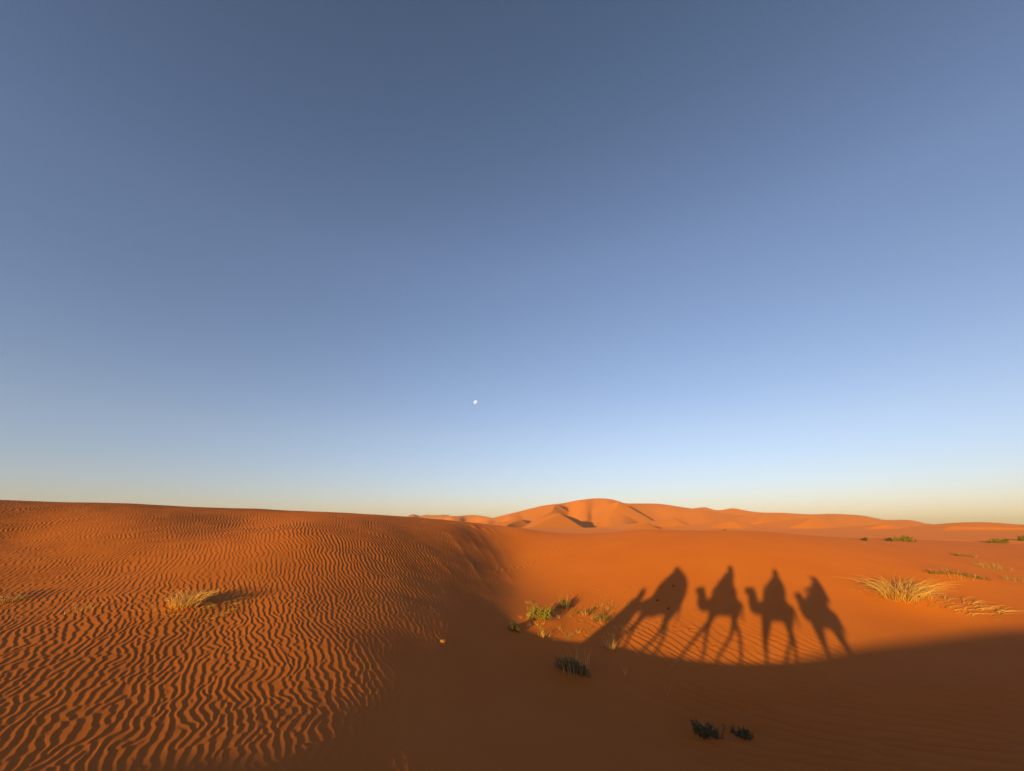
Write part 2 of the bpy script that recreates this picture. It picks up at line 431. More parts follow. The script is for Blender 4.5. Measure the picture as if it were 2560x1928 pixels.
PLANT_JOBS = []     # mounds have to be known before the ground is built
def mound_at(u, v, h, r, dx=0, dy=0):
    x, y, _ = hit(u, v); MOUNDS.append((x + dx, y + dy, h, r))

def grass_tuft(u, v, n, h, spread, droop, label, lean=(0, 0), mat=None, sx=1.0, core=.5, flat=0.0, group=None, seed=1, wscale=1.0, part=None):
    rnd = np.random.default_rng(seed)
    o, g = plant_root('grass_tuft', u, v, label, 'grass', group)
    p, w = blade_paths(rnd, n, spread, h, droop, lean, g, sx, core, flat)
    V, Q = strips(p, np.array(w) * wscale, rnd)
    link('blades', np_mesh('blades', V, Q), mat or STRAW, o, False)
    if n < 30: return o
    # dead blades lying round the foot
    p2, w2 = blade_paths(rnd, max(12, n // 4), spread * 1.15, h * .35, 1.3, lean, g, sx, 1.0, .6)
    V, Q = strips(p2, np.array(w2) * wscale, rnd)
    link('dead_blades', np_mesh('dead_blades', V, Q), STRAW2, o, False)
    return o

def shrub(u, v, w, h, label, leaf=None, ns=40, nl=30, leaf_size=.03, group=None, seed=1, upright=.6, stalks=0, stalk_h=1.25, depth=None, name='shrub', skew=0.0):
    """many twigs from an elongated foot, small leaves along every twig, an uneven outline"""
    rnd = np.random.default_rng(seed)
    o, g = plant_root(name, u, v, label, 'shrub', group)
    depth = depth or w * .6
    clumps = [(rnd.uniform(-.5, .5), rnd.uniform(-.5, .5), rnd.uniform(.55, 1.0)) for _ in range(7)]
    tw, ww, LV, LQ = [], [], [], []
    for s_ in range(ns):
        cxx, cyy, ch = clumps[rnd.integers(len(clumps))]
        bx = (cxx * .75 + rnd.normal() * .09) * w; by = (cyy * .7 + rnd.normal() * .1) * depth + skew * bx
        hh = h * ch * (.5 + .6 * rnd.random())
        a = rnd.random() * 2 * math.pi; out = hh * (1 - upright) * (.4 + rnd.random())
        z0 = g(bx, by) - .03
        ts = np.linspace(0, 1, 5)
        wob = rnd.normal(size=(5, 3)) * .03 * hh; wob[0] = 0
        p = np.stack([bx + math.cos(a) * out * ts ** 1.3, by + math.sin(a) * out * ts ** 1.3, z0 + (hh + .03) * ts], 1) + wob
        tw.append(p); ww.append(rnd.uniform(.007, .014))
        for _ in range(nl):
            t = .12 + .88 * rnd.random(); i = min(3, int(t * 4)); f = t * 4 - i
            c = p[i] * (1 - f) + p[i + 1] * f + rnd.normal(size=3) * .035 * (h + .2)
            d = rnd.normal(size=3) + np.array([0, 0, .9]); d /= np.linalg.norm(d)
            sd = np.cross(d, rnd.normal(size=3)); sd /= np.linalg.norm(sd) + 1e-9
            L = leaf_size * rnd.uniform(.6, 1.5); Wd = L * .32
            b = len(LV); LV += [c - d * L * .5, c + sd * Wd, c + d * L * .5, c - sd * Wd]; LQ.append((b, b + 1, b + 2, b + 3))
    V, Q = strips(tw, ww, rnd)
    link('twigs', np_mesh('twigs', V, Q), TWIG, o, False)
    link('foliage', np_mesh('foliage', np.array(LV), np.array(LQ)), leaf or OLIVE, o, False)
    if stalks:
        p, w_ = blade_paths(rnd, stalks, w * .42, h * stalk_h, .25, (0, 0), g, 1.0, .8)
        V, Q = strips(p, np.array(w_) * 1.3, rnd)
        link('dry_stalks', np_mesh('dry_stalks', V, Q), STRAW, o, False)
    return o

# little heaps of sand that gather round the plants
mound_at(470, 1515, .10, 1.1); mound_at(25, 1500, .08, .9); mound_at(2275, 1500, .38, 2.1, .2, -.2); mound_at(1355, 1550, .10, .9)
mound_at(1450, 1690, .07, .8); mound_at(1765, 1835, .05, .5); mound_at(2380, 1440, .2, 2.2)
for (ua, va), (ub, vb), sh, sw in (((1125, 1332), (1236, 1486), .05, .22), ((1186, 1324), (1300, 1470), .05, .24), ((1158, 1326), (1215, 1400), .03, .16), ((1205, 1318), (1235, 1340), .09, .22),
                                   ((1182, 1312), (1196, 1326), .12, .22), ((1222, 1318), (1262, 1350), .05, .18), ((1090, 1390), (1180, 1490), .03, .2), ((1240, 1345), (1285, 1420), .03, .2)):
    a_, b_ = hit(ua, va), hit(ub, vb); STREAKS.append(((a_[0], a_[1]), (b_[0], b_[1]), sh, sw))
build_ground()

grass_tuft(468, 1510, 380, .52, .80, .95, 'pale dry grass tuft standing alone on the rippled dune at left', lean=(.1, 0), seed=3, core=.5, wscale=1.2)
grass_tuft(490, 1520, 150, .22, 1.0, 1.2, 'flattened straw litter spread round the foot of the pale tuft', seed=16, wscale=1.2, core=1.0, flat=.6, lean=(.25, .1), mat=STRAW2)
grass_tuft(18, 1502, 120, .26, .6, 1.1, 'low dry grass tuft at the left edge on the rippled dune', seed=4, wscale=1.2, mat=STRAW2)
grass_tuft(2255, 1488, 430, 1.1, 1.15, 1.1, 'largest straw grass tuft fanning out on a sand heap at right', seed=5, sx=1.25, core=.6, flat=.25, wscale=1.8, lean=(.12, 0))
grass_tuft(2395, 1512, 150, .32, 1.1, 1.2, 'flattened trailing straw on the sand right of the largest tuft', seed=15, sx=1.5, core=.9, flat=.9, wscale=1.8, lean=(.5, -.2))
grass_tuft(1527, 1625, 70, .5, .28, .4, 'pale upright grass clump at the foot of the leftmost shadow', seed=6, mat=STRAW, wscale=1.2)
for k_, (u, v, n, h, sp, lab) in enumerate((
        (1563, 1690, 9, .42, .05, 'lone pale stalk in shade right of the low dark shrub'),
        (1668, 1740, 6, .5, .03, 'thin pale stalk standing in shade nearest the middle shrubs'),
        (1680, 1670, 6, .22, .05, 'tiny pale sprout on the shadow edge under the camel legs'),
        (1360, 1592, 45, .3, .3, 'thin pale grass on the shade edge below the green shrub'),
        (200, 1525, 60, .2, .6, 'sparse flat grass left of the pale tuft on the ripples'),
        (2478, 1420, 120, .35, 1.3, 'sparse yellow grass patch right of the large straw tuft'),
        (2545, 1452, 60, .3, .8, 'sparse grass wisps at the right edge of the photo'))):
    grass_tuft(u, v, n, h, sp, .6, lab, seed=20 + k_, mat=STRAW if k_ < 5 else STRAW2, wscale=1.2 if k_ < 5 else 2.0, core=.7)

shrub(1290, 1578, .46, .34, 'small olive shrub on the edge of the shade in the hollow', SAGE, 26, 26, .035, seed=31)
shrub(1352, 1548, .85, .52, 'bright yellow green shrub at the corner of the sunlit hollow', YELLOW, 60, 34, .04, seed=32, stalks=14)
shrub(1412, 1520, .65, .50, 'olive shrub with dry stalks behind the yellow green shrub', OLIVE, 34, 24, .036, seed=33, stalks=16, depth=.9)
shrub(1462, 1538, .7, .32, 'sparse thin shrub left of the leftmost rider shadow', OLIVE, 26, 16, .03, seed=34, stalks=14)
shrub(1502, 1552, .75, .34, 'sparse olive shrub touching the leftmost shadow', OLIVE, 30, 20, .032, seed=35, stalks=8)
shrub(1442, 1684, 1.15, .36, 'long low dark shrub with yellow stalks in the shade', OLIVE, 120, 34, .036, seed=36, stalks=60, stalk_h=2.0, depth=.30, skew=-.75)
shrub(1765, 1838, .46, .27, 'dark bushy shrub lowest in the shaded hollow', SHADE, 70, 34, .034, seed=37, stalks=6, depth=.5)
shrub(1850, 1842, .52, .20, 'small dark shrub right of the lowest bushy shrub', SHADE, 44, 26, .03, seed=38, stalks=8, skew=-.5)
for k_, (u, v, lab) in enumerate(((1683, 1466, 'tiny dark plant under the leftmost rider, highest of the tiny ones'), (1643, 1503, 'tiny dark plant at the left inside the leftmost camel shadow'),
                                  (1672, 1524, 'tiny dark plant at the belly of the leftmost camel shadow'))):
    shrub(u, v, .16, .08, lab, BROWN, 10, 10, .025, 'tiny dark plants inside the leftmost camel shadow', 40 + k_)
shrub(2385, 1440, 2.4, .24, 'long sparse green shrub behind the large straw tuft', OLIVE, 60, 20, .04, seed=51, stalks=60, depth=.7, skew=-.3, upright=.4)
shrub(2415, 1392, 1.8, .22, 'faint green shrub on the far slope above the straw tuft', OLIVE, 36, 16, .045, seed=52, stalks=30, depth=.6, upright=.4)
shrub(2262, 1354, 1.7, .62, 'largest round green bush on the plain at right', OLIVE, 80, 30, .07, seed=53, stalks=26)
shrub(2222, 1353, .7, .4, 'small bush at the left foot of the largest round bush', SAGE, 26, 22, .08, seed=57)
shrub(2495, 1358, 1.9, .55, 'flat green bush on the plain near the right edge', OLIVE, 70, 30, .085, seed=55)
shrub(2556, 1352, 1.3, .7, 'green bush cut by the right edge on the plain', OLIVE, 50, 30, .09, seed=56)
shrub(1812, 1326, 2.2, .7, 'low green bush behind the rim of the hollow below the far dunes', OLIVE, 60, 30, .10, seed=58, depth=1.0)
shrub(2160, 1352, .8, .35, 'smallest dark bush on the plain left of the round bush', SAGE, 22, 20, .08, seed=60)
# sprouts dotted over the sunlit floor of the hollow
rs = np.random.default_rng(77)
for k_ in range(64):
    u, v = 1300 + 270 * rs.random(), 1508 + 88 * rs.random() ** 1.1
    if v > 1510 + (u - 1290) * .33 + 45: continue
    grass_tuft(u, v, 14, .20, .14, .5, 'short dry grass sprout on the sunlit floor of the hollow', group='dry sprouts on the sunlit floor of the hollow', seed=100 + k_, mat=STRAW if k_ % 3 else YELLOW)

def stone(u, v, r, label, seed):
    import bmesh
    rnd = np.random.default_rng(seed)
    x, y, _ = hit(u, v)
    bm = bmesh.new(); bmesh.ops.create_icosphere(bm, subdivisions=3, radius=r)
    for q in bm.verts:
        n = 1 + .22 * float(fbm(np.array([q.co.x / r * 1.4 + seed]), np.array([q.co.y / r * 1.4 + q.co.z / r]), 3)[0])
        q.co = Vector((q.co.x * 1.25, q.co.y * .9, q.co.z * .85)) * n
    me = bpy.data.meshes.new('stone'); bm.to_mesh(me); bm.free()
    o = link('stone', me, STONE); o.location = (x, y, gz(x, y) + r * .15)
    tag(o, label, 'stone'); return o
from mathutils import Vector
stone(1108, 1606, .07, 'small sand coloured stone lying alone at the edge of the shade', 3)

# the moon, far beyond the dunes: emission for its sunlight, a flattened side for its phase
def moon():
    import bmesh
    D = 9000.0
    m, nt, b = new_mat('moon_glow')
    nt.nodes.remove(b); e = nt.nodes.new('ShaderNodeEmission'); out = nt.nodes['Material Output']
    tc = nt.nodes.new('ShaderNodeTexCoord'); n1 = nt.nodes.new('ShaderNodeTexNoise'); n1.inputs['Scale'].default_value = .035
    r = nt.nodes.new('ShaderNodeValToRGB'); r.color_ramp.elements[0].color = (.62, .62, .78, 1); r.color_ramp.elements[1].color = (.80, .80, .90, 1)
    r.color_ramp.elements[0].position = .4; r.color_ramp.elements[1].position = .6
    nt.links.new(tc.outputs['Object'], n1.inputs['Vector']); nt.links.new(n1.outputs['Fac'], r.inputs[0]); nt.links.new(r.outputs[0], e.inputs[0]); nt.links.new(e.outputs[0], out.inputs[0])
    bm = bmesh.new(); bmesh.ops.create_uvsphere(bm, u_segments=32, v_segments=16, radius=D * .0048)
    for q in bm.verts:
        if q.co.x > 0: q.co.x *= .45
    me = bpy.data.meshes.new('moon'); bm.to_mesh(me); bm.free()
    o = link('moon', me, m)
    p = np.array(at(1189, 1006, 1.0)); p *= D / np.linalg.norm(p)
    o.location = p; o.rotation_euler = (0, RAD(38), 0)
    tag(o, 'small pale gibbous moon low in the clear blue sky', 'moon')
moon()
#PLANTS1
#CAMELS0
# ------------------------------------------------------------------ the caravan on the ridge behind the camera
KX = LX / LY
def skin_mesh(name, V, E, R, root=0, sub=2):
    me = bpy.data.meshes.new(name + '_skeleton'); me.from_pydata([tuple(map(float, v)) for v in V], E, [])
    o = bpy.data.objects.new(name, me); COL.objects.link(o)
    md = o.modifiers.new('skin', 'SKIN'); md.use_smooth_shade = True; md.branch_smoothing = .6
    for i, d in enumerate(me.skin_vertices[0].data):
        r = R[i]; d.radius = r if isinstance(r, tuple) else (r, r); d.use_root = (i == root)
    sm = o.modifiers.new('sub', 'SUBSURF'); sm.levels = sub; sm.render_levels = sub
    dg = bpy.context.evaluated_depsgraph_get()
    out = bpy.data.meshes.new_from_object(o.evaluated_get(dg))
    bpy.data.objects.remove(o); bpy.data.meshes.remove(me); out.name = name
    return out

FUR = simple_mat('camel_fur', (.30, .17, .075), (.46, .29, .14), 7)
PALE_FUR = simple_mat('pale_camel_fur', (.46, .34, .20), (.60, .47, .31), 7)
SKIN = simple_mat('skin', (.34, .18, .10), (.42, .23, .14), 20, .6)
METAL = simple_mat('worn_iron', (.06, .055, .05), (.12, .10, .09), 25, .5)
def cloth(name, c): return simple_mat(name, tuple(k * .75 for k in c), c, 16, .9)
def woven(name, c1, c2):
    m, nt, b = new_mat(name); N, K = nt.nodes.new, nt.links.new
    tc = N('ShaderNodeTexCoord'); wv = N('ShaderNodeTexWave'); wv.inputs['Scale'].default_value = 4; wv.bands_direction = 'Z'
    r = N('ShaderNodeValToRGB'); r.color_ramp.interpolation = 'CONSTANT'; r.color_ramp.elements[1].position = .55
    r.color_ramp.elements[0].color = (*c1, 1); r.color_ramp.elements[1].color = (*c2, 1)
    K(tc.outputs['Object'], wv.inputs['Vector']); K(wv.outputs['Fac'], r.inputs[0]); K(r.outputs[0], b.inputs['Base Color']); b.inputs['Roughness'].default_value = .95
    return m

class Sk:
    def __init__(s): s.V, s.E, s.R = [], [], []
    def add(s, p, r, parent=None):
        s.V.append(p); s.R.append(r); i = len(s.V) - 1
        if parent is not None: s.E.append((parent, i))
        return i
    def chain(s, parent, pts):
        for p, r in pts: parent = s.add(p, r, parent)
        return parent

def loft(name, rings, n=28, close=True):
    """rings: centre, half length (along x), half width (along y), fold depth"""
    V, Q = [], []
    for k, (c, a, b, fold) in enumerate(rings):
        for i in range(n):
            t = 2 * math.pi * i / n
            f = 1 + fold * math.sin(7 * t + k * .5) + fold * .6 * math.sin(3 * t + 1 + k * .3)
            V.append((c[0] + math.cos(t) * a * f, c[1] + math.sin(t) * b * f, c[2]))
    for k in range(len(rings) - 1):
        for i in range(n):
            j = (i + 1) % n
            Q.append((k * n + i, k * n + j, (k + 1) * n + j, (k + 1) * n + i))
    me = bpy.data.meshes.new(name)
    F_ = list(Q)
    if close: F_ += [tuple(range(n))[::-1], tuple((len(rings) - 1) * n + i for i in range(n))]
    me.from_pydata(V, [], F_); return me

def hand(sk, wrist, aim, side):
    """palm, four unequal bent fingers and a thumb; aim = direction of the fingers, side = thumb side"""
    aim = Vector(aim).normalized(); side = Vector(side).normalized(); nrm = aim.cross(side).normalized()
    w = Vector(sk.V[wrist])
    palm = sk.add(tuple(w + aim * .055), (.036, .018), wrist)
    knuck = sk.add(tuple(w + aim * .085), (.036, .016), palm)
    for k, (off, ln) in enumerate(((.027, .066), (.009, .076), (-.009, .070), (-.027, .054))):
        b = w + aim * .098 + side * off
        i = sk.add(tuple(b), .0095, knuck)
        i = sk.add(tuple(b + aim * ln * .45 + nrm * .006), .0088, i)
        i = sk.add(tuple(b + aim * ln * .7 + nrm * .026), .008, i)
        sk.add(tuple(b + aim * ln * .72 + nrm * .046), .0065, i)
    i = sk.add(tuple(w + aim * .035 + side * .036), .013, palm)
    i = sk.add(tuple(w + aim * .062 + side * .054 + nrm * .012), .0105, i)
    sk.add(tuple(w + aim * .085 + side * .052 + nrm * .03), .0085, i)

def camel(xs, yo, label, fur, blanket, feet, neck, sc_=1.0, blen=1.0):
    """xs: where the middle of its shadow outline lies along the ridge; feet: forward positions front a, front b, hind a, hind b"""
    x0 = xs + KX * yo; z0 = gz(x0, yo)
    root = bpy.data.objects.new('camel', None); COL.objects.link(root); root.location = (x0, yo, z0)
    tag(root, label, 'camel', 'camels of the caravan walking along the ridge')
    sk = Sk()
    def p(f, s, h): return (-f * blen, s, h * sc_)
    pel = sk.add(p(-.50, 0, 1.38), (.24, .29))
    mid = sk.add(p(-.12, 0, 1.37), (.30, .37), pel)
    che = sk.add(p(.30, 0, 1.36), (.27, .34), mid)
    h1 = sk.add(p(-.12, 0, 1.68), (.20, .22), mid); sk.add(p(-.12, 0, 1.90), (.10, .10), h1)
    nk = sk.chain(che, [(p(*q[:3]), q[3]) for q in neck[:-3]])
    hd = sk.add(p(*neck[-3][:3]), neck[-3][3], nk)
    sn = sk.chain(hd, [(p(*q[:3]), q[3]) for q in neck[-2:]])
    e = neck[-3]
    for s in (-1, 1):
        sk.chain(hd, [(p(e[0] - .05, s * .07, e[2] + .07), .03), (p(e[0] - .08, s * .10, e[2] + .13), .014)])
    tl = sk.chain(pel, [(p(-.72, 0, 1.40), .07), (p(-.80, 0, 1.15), .03), (p(-.80, 0, .85), .035)])
    for k, s in ((0, -1), (1, 1)):
        fx = feet[k] / blen - KX * s * .15 / blen
        sh = sk.add(p(.36, s * .13, 1.16), .15, che)
        el = sk.add(p(.36 + (fx - .36) * .12, s * .15, .96), .095, sh)
        kn = sk.add(p(.38 + (fx - .38) * .58 + .03, s * .15, .54), .062, el)
        gr = (gz(x0 - fx * blen, yo + s * .15) - z0) / sc_
        ft = sk.add(p(fx - .02, s * .15, .12 + gr), .045, kn)
        sk.add(p(fx + .03, s * .15, .03 + gr), (.075, .06), ft)
    for k, s in ((2, -1), (3, 1)):
        fx = feet[k] / blen - KX * s * .15 / blen
        hp = sk.add(p(-.52, s * .13, 1.18), .16, pel)
        st = sk.add(p(-.46 + (fx + .5) * .12, s * .15, .94), .105, hp)
        hk = sk.add(p(-.56 + (fx + .52) * .52 - .05, s * .15, .54), .058, st)
        gr = (gz(x0 - fx * blen, yo + s * .15) - z0) / sc_
        ft = sk.add(p(fx - .01, s * .15, .12 + gr), .043, hk)
        sk.add(p(fx + .03, s * .15, .03 + gr), (.072, .06), ft)
    R_ = [tuple(k * (1.27 if max(r if isinstance(r, tuple) else (r, r)) > .11 or v[2] > 1.25 else 1.02) for k in (r if isinstance(r, tuple) else (r, r))) for r, v in zip(sk.R, sk.V)]
    o = link('body', skin_mesh('body', sk.V, sk.E, R_), fur, root)
    # padded saddle blanket over the hump, iron handle in front
    rings = []
    for h, fa, fb, w in ((1.16, .30, -.42, .34), (1.30, .36, -.48, .39), (1.5, .38, -.50, .40), (1.72, .37, -.50, .37), (1.88, .34, -.47, .31), (1.95, .22, -.36, .22)):
        rings.append((((-(fa + fb) / 2) * blen, 0, h * sc_), (fa - fb) / 2 * blen, w, .012))
    link('saddle', loft('saddle', rings), blanket, root)
    q = Sk(); a = q.add(p(.26, -.14, 1.86), .016); b = q.chain(a, [(p(.30, -.14, 2.08), .016), (p(.30, 0, 2.10), .016), (p(.30, .14, 2.08), .016), (p(.26, .14, 1.86), .016)])
    link('saddle_handle', skin_mesh('saddle_handle', q.V, q.E, q.R, 0, 1), METAL, root)
    return (x0, yo, z0, sc_, blen)

def rider(base, f0, label, robe_rings, robe_mat, scarf_mat, head, tip=None, hands='handle', scarf_scale=1.0):
    """seated astride the saddle; f0 = seat position along the camel, robe_rings = (height, front, back, half width)"""
    x0, y0, z0, s_, bl = base
    root = bpy.data.objects.new('person', None); COL.objects.link(root); root.location = (x0, y0, z0)
    tag(root, label, 'person', 'riders of the caravan')
    sk = Sk()
    def p(f, s, h): return (-f, s, h)
    hf, hh = head
    pel = sk.add(p(f0, 0, 2.00), (.15, .12))
    wst = sk.add(p(f0 * .7 + hf * .3, 0, 2.18), (.14, .11), pel)
    chs = sk.add(p(f0 * .3 + hf * .7, 0, hh - .34), (.17, .115), wst)
    nkb = sk.add(p(hf, 0, hh - .20), .075, chs)
    nk = sk.add(p(hf + .01, 0, hh - .13), .055, nkb)
    hd = sk.add(p(hf + .02, 0, hh - .02), (.075, .088), nk)
    sk.add(p(hf + .01, 0, hh + .08), (.065, .075), hd)
    ns = sk.add(p(hf + .105, 0, hh - .025), .018, hd)                      # nose
    sk.add(p(hf + .085, 0, hh - .085), .028, hd)                          # mouth and chin
    for s in (-1, 1):
        sk.add(p(hf + .01, s * .088, hh - .02), .018, hd)                  # ears
        k = sk.chain(pel, [(p(f0 + .20, s * .27, 1.98), .085), (p(f0 + .40, s * .40, 1.80), .065), (p(f0 + .36, s * .44, 1.45), .048), (p(f0 + .36, s * .44, 1.36), .04), (p(f0 + .50, s * .45, 1.33), .035)])
        sh = sk.add(p(f0 * .2 + hf * .8, s * .18, hh - .27), .062, chs)
        if hands == 'handle' or s < 0:
            el = sk.add(p(hf + .16, s * .22, 2.24), .045, sh)
            wr = sk.add(p(.22, s * .10, 2.16), .028, el)
            hand(sk, wr, (-1, 0, -.35), (0, -s, .1))
        else:                                                             # raised arm holding the phone beside the camera's place
            el = sk.add(p(hf + .05, s * .26, hh - .33), .045, sh)
            wr = sk.add((.02 - x0, -.12 - y0, -.10 - z0), .028, el)
            hand(sk, wr, (.1, .35, .8), (-1, 0, 0))
    link('body', skin_mesh('body', sk.V, sk.E, sk.R), SKIN, root)
    rings = []
    for k, (h, fa, fb, w) in enumerate(robe_rings):
        rings.append((((-(fa + fb) / 2), 0, h), (fa - fb) / 2, w, .035 * (1 - k / len(robe_rings)) + .006))
    link('robe', loft('robe', rings, 36), robe_mat, root)
    # wound headscarf, open at the face
    k = scarf_scale; tf, th = tip or (hf, hh + .16)
    rr = [((-(hf - .05), 0, hh - .26), .15 * k, .17 * k, .03), ((-(hf - .05), 0, hh - .16), .115 * k, .125 * k, .03), ((-(hf - .035), 0, hh - .06), .10 * k, .118 * k, .02),
          ((-(hf + .0), 0, hh + .02), .135 * k, .135 * k, .03), ((-(hf + (tf - hf) * .35), 0, hh + .07), .13 * k, .13 * k, .03), ((-(hf + (tf - hf) * .75), 0, hh + (th - hh) * .8), .075 * k, .08 * k, .03), ((-tf, 0, th), .02, .02, .0)]
    link('headscarf', loft('headscarf', rr, 24), scarf_mat, root)
    return root

NECK = [(0.52, 0, 1.36, (0.2, 0.24)), (0.76, 0, 1.34, 0.18), (0.84, 0, 1.54, 0.174), (0.83, 0, 1.78, 0.156), (0.87, 0, 1.96, (0.114, 0.156)), (1.03, 0, 1.96, (0.096, 0.144)), (1.19, 0, 1.93, (0.072, 0.102))]
NECK2 = [(0.52, 0, 1.34, (0.2, 0.24)), (0.8, 0, 1.28, 0.18), (0.94, 0, 1.46, 0.174), (0.99, 0, 1.68, 0.156), (1.06, 0, 1.84, (0.114, 0.168)), (1.17, 0.04, 1.81, (0.102, 0.144)), (1.26, 0.08, 1.75, (0.078, 0.108))]
NECK4 = [(0.46, 0, 1.34, (0.19, 0.22)), (0.66, 0, 1.36, 0.16), (0.76, 0, 1.6, 0.156), (0.78, 0, 1.82, 0.138), (0.8, 0, 1.97, (0.108, 0.144)), (0.92, 0, 1.95, (0.096, 0.12)), (1.02, 0, 1.89, (0.066, 0.09))]
NECK1 = [(0.5, 0, 1.34, (0.2, 0.22)), (0.74, 0, 1.25, 0.16), (0.84, 0, 1.38, 0.144), (0.86, 0, 1.56, 0.12), (0.84, 0, 1.7, (0.102, 0.12)), (0.74, 0.12, 1.7, (0.084, 0.102)), (0.64, 0.2, 1.66, (0.06, 0.072))]
B1 = woven('striped_red_blanket', (.30, .05, .03), (.42, .30, .16)); B2 = woven('striped_blue_blanket', (.05, .08, .22), (.45, .40, .30))
c1 = camel(-5.0, -.8, 'brown camel at the head of the caravan casting the leftmost camel shadow', FUR, B1, (.95, .37, -.10, -.72), NECK1, .94, 1.22)
c2 = camel(-2.30, -.05, 'camel in full stride casting the second camel shadow from left', PALE_FUR, B2, (1.12, .46, -.02, -.76), NECK2)
c3 = camel(-.25, -.48, 'pale camel casting the shadow third from left', PALE_FUR, B1, (.52, .50, .0, -.42), NECK)
c4 = camel(1.52, -1.15, 'brown camel at the tail of the caravan casting the rightmost shadow', FUR, B2, (.30, .16, -.26, -.40), NECK4, 1.0, .80)
INDIGO = cloth('indigo_cotton', (.05, .08, .28)); OCHRE = cloth('ochre_cotton', (.50, .28, .08)); WHITE = cloth('white_cotton', (.70, .66, .58)); GREEN = cloth('green_cotton', (.08, .22, .14)); BLACK = cloth('dark_wool', (.05, .045, .05))
rider(c1, -.22, 'broad rider in a dark wool cloak on the leading camel', ((1.30, .40, -.92, .40), (1.62, .42, -1.0, .40), (2.0, .34, -.94, .38), (2.2, .20, -.82, .36), (2.38, .06, -.66, .30), (2.52, -.04, -.48, .2), (2.56, -.1, -.4, .12)), BLACK, OCHRE, (-.20, 2.56), (-.08, 2.76), scarf_scale=1.35)
rider(c2, -.12, 'rider in a white robe and pointed indigo scarf on the striding camel', ((1.72, .44, -.44, .36), (1.95, .36, -.36, .36), (2.15, .22, -.31, .33), (2.35, .12, -.32, .27), (2.5, .03, -.34, .18), (2.55, -.05, -.3, .10)), WHITE, INDIGO, (-.17, 2.64), (-.13, 2.86))
rider(c3, -.27, 'rider in a green robe holding up a phone on the third camel', ((1.75, .36, -.54, .36), (1.95, .30, -.56, .36), (2.12, .14, -.56, .33), (2.3, .0, -.50, .26), (2.45, -.12, -.44, .17), (2.5, -.18, -.38, .10)), GREEN, WHITE, (-.30, 2.56), (-.31, 2.78), hands='phone')
rider(c4, -.25, 'slim rider with a hood hanging forward on the last camel', ((1.72, .24, -.60, .34), (1.95, .16, -.58, .34), (2.15, .04, -.58, .30), (2.35, -.12, -.56, .22), (2.48, -.22, -.52, .16), (2.54, -.28, -.46, .10)), OCHRE, INDIGO, (-.36, 2.60), (-.08, 2.60))

def phone():
    import bmesh
    o = bpy.data.objects.new('phone', None); COL.objects.link(o); o.location = (.02, -.045, -.03); o.rotation_euler = (RAD(-10), 0, 0)
    tag(o, 'dark phone held up by the rider in the green robe', 'phone')
    bm = bmesh.new(); bmesh.ops.create_cube(bm, size=1); bmesh.ops.scale(bm, vec=(.15, .009, .072), verts=bm.verts); bmesh.ops.bevel(bm, geom=bm.edges[:], offset=.003, segments=2, affect='EDGES')
    me = bpy.data.meshes.new('case'); bm.to_mesh(me); bm.free(); link('case', me, METAL, o)
    bm = bmesh.new(); bmesh.ops.create_cube(bm, size=1); bmesh.ops.scale(bm, vec=(.138, .002, .064), verts=bm.verts); bmesh.ops.translate(bm, vec=(0, -.0062, 0), verts=bm.verts)
    me = bpy.data.meshes.new('screen'); bm.to_mesh(me); bm.free(); link('screen', me, BLACK, o)
phone()

def guide():
    xs, yo = -6.38, -.95
    x0 = xs + KX * yo; z0 = gz(x0, yo)
    root = bpy.data.objects.new('person', None); COL.objects.link(root); root.location = (x0, yo, z0)
    tag(root, 'guide on foot in a wide indigo robe beside the leading camel', 'person')
    sk = Sk()
    p = lambda f, s, h: (-f, s, h)
    pel = sk.add(p(-.12, 0, .95), (.16, .12)); wst = sk.add(p(-.18, 0, 1.12), (.15, .11), pel); ch = sk.add(p(-.24, 0, 1.34), (.18, .12), wst)
    nk = sk.chain(ch, [(p(-.27, 0, 1.50), .06), (p(-.28, 0, 1.58), .055)]); hd = sk.add(p(-.28, 0, 1.68), (.078, .09), nk)
    sk.add(p(-.29, 0, 1.78), (.065, .075), hd); sk.add(p(-.19, 0, 1.675), .018, hd); sk.add(p(-.21, 0, 1.615), .028, hd)
    for s in (-1, 1):
        sk.add(p(-.28, s * .09, 1.68), .018, hd)
        sk.chain(pel, [(p(.10 * s, s * .10, .90), .09), (p(.22 * s + .08, s * .11, .50), .06), (p(.30 * s, s * .11, .10), .04), (p(.30 * s + .14, s * .11, .04), .035)])
        sh = sk.add(p(-.25, s * .19, 1.42), .062, ch); el = sk.add(p(-.28 - .1 * s, s * .26, 1.14), .045, sh); wr = sk.add(p(-.12 - .2 * s, s * .26, .94), .028, el)
        hand(sk, wr, (-.4, 0, -1), (-1, 0, 0))
    link('body', skin_mesh('body', sk.V, sk.E, sk.R), SKIN, root)
    rings = []
    for k, (h, fa, fb, w) in enumerate(((.12, .66, -.46, .42), (.35, .54, -.50, .40), (.65, .36, -.54, .36), (.95, .17, -.54, .32), (1.2, .02, -.50, .29), (1.42, -.08, -.44, .25), (1.53, -.18, -.36, .1))):
        rings.append((((-(fa + fb) / 2), 0, h), (fa - fb) / 2, w, .04 * (1 - k / 7)))
    link('robe', loft('robe', rings, 36), INDIGO, root)
    rr = [((.32, 0, 1.48), .15, .16, .03), ((.33, 0, 1.60), .115, .12, .02), ((.31, 0, 1.72), .13, .13, .03), ((.30, 0, 1.80), .11, .11, .03), ((.30, 0, 1.86), .03, .03, 0)]
    link('headscarf', loft('headscarf', rr, 24), WHITE, root)
guide()
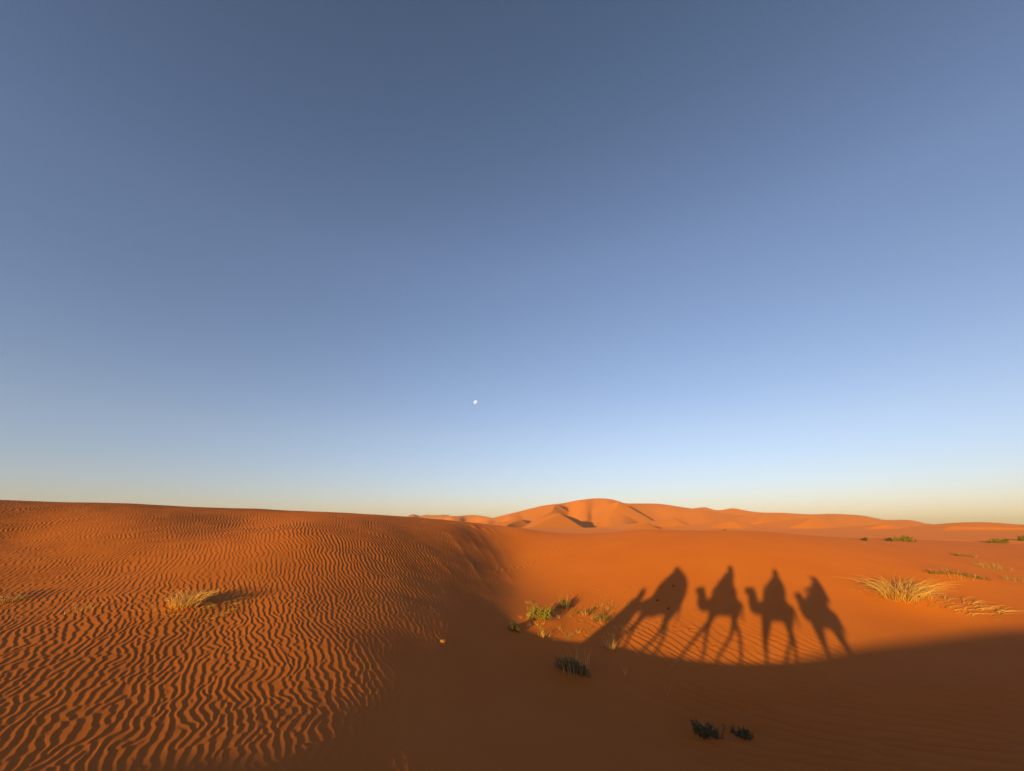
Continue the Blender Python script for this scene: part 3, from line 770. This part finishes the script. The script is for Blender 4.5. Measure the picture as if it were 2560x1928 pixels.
#CAMELS1
# ------------------------------------------------------------------ sun, sky, camera
sun = bpy.data.lights.new('sun', 'SUN'); sun.energy = 5.0; sun.angle = RAD(.53); sun.color = (1, .72, .08)
so = bpy.data.objects.new('sun', sun); COL.objects.link(so)
from mathutils import Vector
so.rotation_euler = Vector((LX, LY, -TE)).to_track_quat('-Z', 'Y').to_euler()
so.location = (-60, -100, 30)
w = bpy.data.worlds.new('World'); sc.world = w; w.use_nodes = True
nt = w.node_tree; bg = nt.nodes['Background']
sky = nt.nodes.new('ShaderNodeTexSky'); sky.sky_type = 'NISHITA'; sky.sun_disc = False
sky.sun_elevation = SUN_EL; sky.sun_rotation = math.atan2(-LX, -LY)
sky.altitude = 700; sky.air_density = 1.0; sky.dust_density = .6; sky.ozone_density = 1.0
tcw = nt.nodes.new('ShaderNodeTexCoord'); sxyz = nt.nodes.new('ShaderNodeSeparateXYZ'); rmp = nt.nodes.new('ShaderNodeValToRGB')
nt.links.new(tcw.outputs['Generated'], sxyz.inputs[0]); nt.links.new(sxyz.outputs['Z'], rmp.inputs[0])
SKYT = [(0, (.81, .87, 1.98)), (.05, (.87, .91, 1.66)), (.11, (.94, .955, 1.47)), (.2, (1.07, 1.03, 1.40)), (.45, (1.10, 1.08, 1.40)), (.56, (1.16, 1.11, 1.44)), (.88, (.9, .91, 1.14))]
while len(rmp.color_ramp.elements) < len(SKYT): rmp.color_ramp.elements.new(.5)
for e, (p_, c_) in zip(rmp.color_ramp.elements, SKYT): e.position = p_; e.color = (c_[0] / 2, c_[1] / 2, c_[2] / 2, 1)
vm = nt.nodes.new('ShaderNodeVectorMath'); vm.operation = 'MULTIPLY'; vs = nt.nodes.new('ShaderNodeVectorMath'); vs.operation = 'SCALE'; vs.inputs['Scale'].default_value = 2
nt.links.new(sky.outputs[0], vm.inputs[0]); nt.links.new(rmp.outputs[0], vm.inputs[1]); nt.links.new(vm.outputs[0], vs.inputs[0])
nt.links.new(vs.outputs[0], bg.inputs[0]); bg.inputs[1].default_value = .15

cam = bpy.data.cameras.new('camera'); co = bpy.data.objects.new('camera', cam); COL.objects.link(co)
cam.sensor_width = 36; cam.lens = 36 * F / 2560; cam.clip_start = .05; cam.clip_end = 30000
co.location = (0, 0, 0); co.rotation_euler = (math.pi / 2 + PITCH, 0, 0)
sc.camera = co
sc.view_settings.view_transform = 'Standard'; sc.view_settings.look = 'None'
sc.view_settings.exposure = .4; sc.view_settings.gamma = 1; sc.view_settings.use_curve_mapping = False

# thin desert air: one even volume round camera and dunes, the sky and moon outside it
def haze():
    import bmesh
    bm = bmesh.new(); bmesh.ops.create_cube(bm, size=1); bmesh.ops.scale(bm, vec=(8400, 8400, 90), verts=bm.verts); bmesh.ops.translate(bm, vec=(0, 0, 20), verts=bm.verts)
    me = bpy.data.meshes.new('haze'); bm.to_mesh(me); bm.free()
    m = bpy.data.materials.new('desert_air'); m.use_nodes = True; nt = m.node_tree
    nt.nodes.remove(nt.nodes['Principled BSDF'])
    v = nt.nodes.new('ShaderNodeVolumePrincipled'); v.inputs['Color'].default_value = (.92, .90, .90, 1); v.inputs['Density'].default_value = HAZE; v.inputs['Anisotropy'].default_value = 0
    nt.links.new(v.outputs[0], nt.nodes['Material Output'].inputs['Volume'])
    o = link('haze', me, m, None, False); tag(o, kind='stuff')
HAZE = .00014
haze()
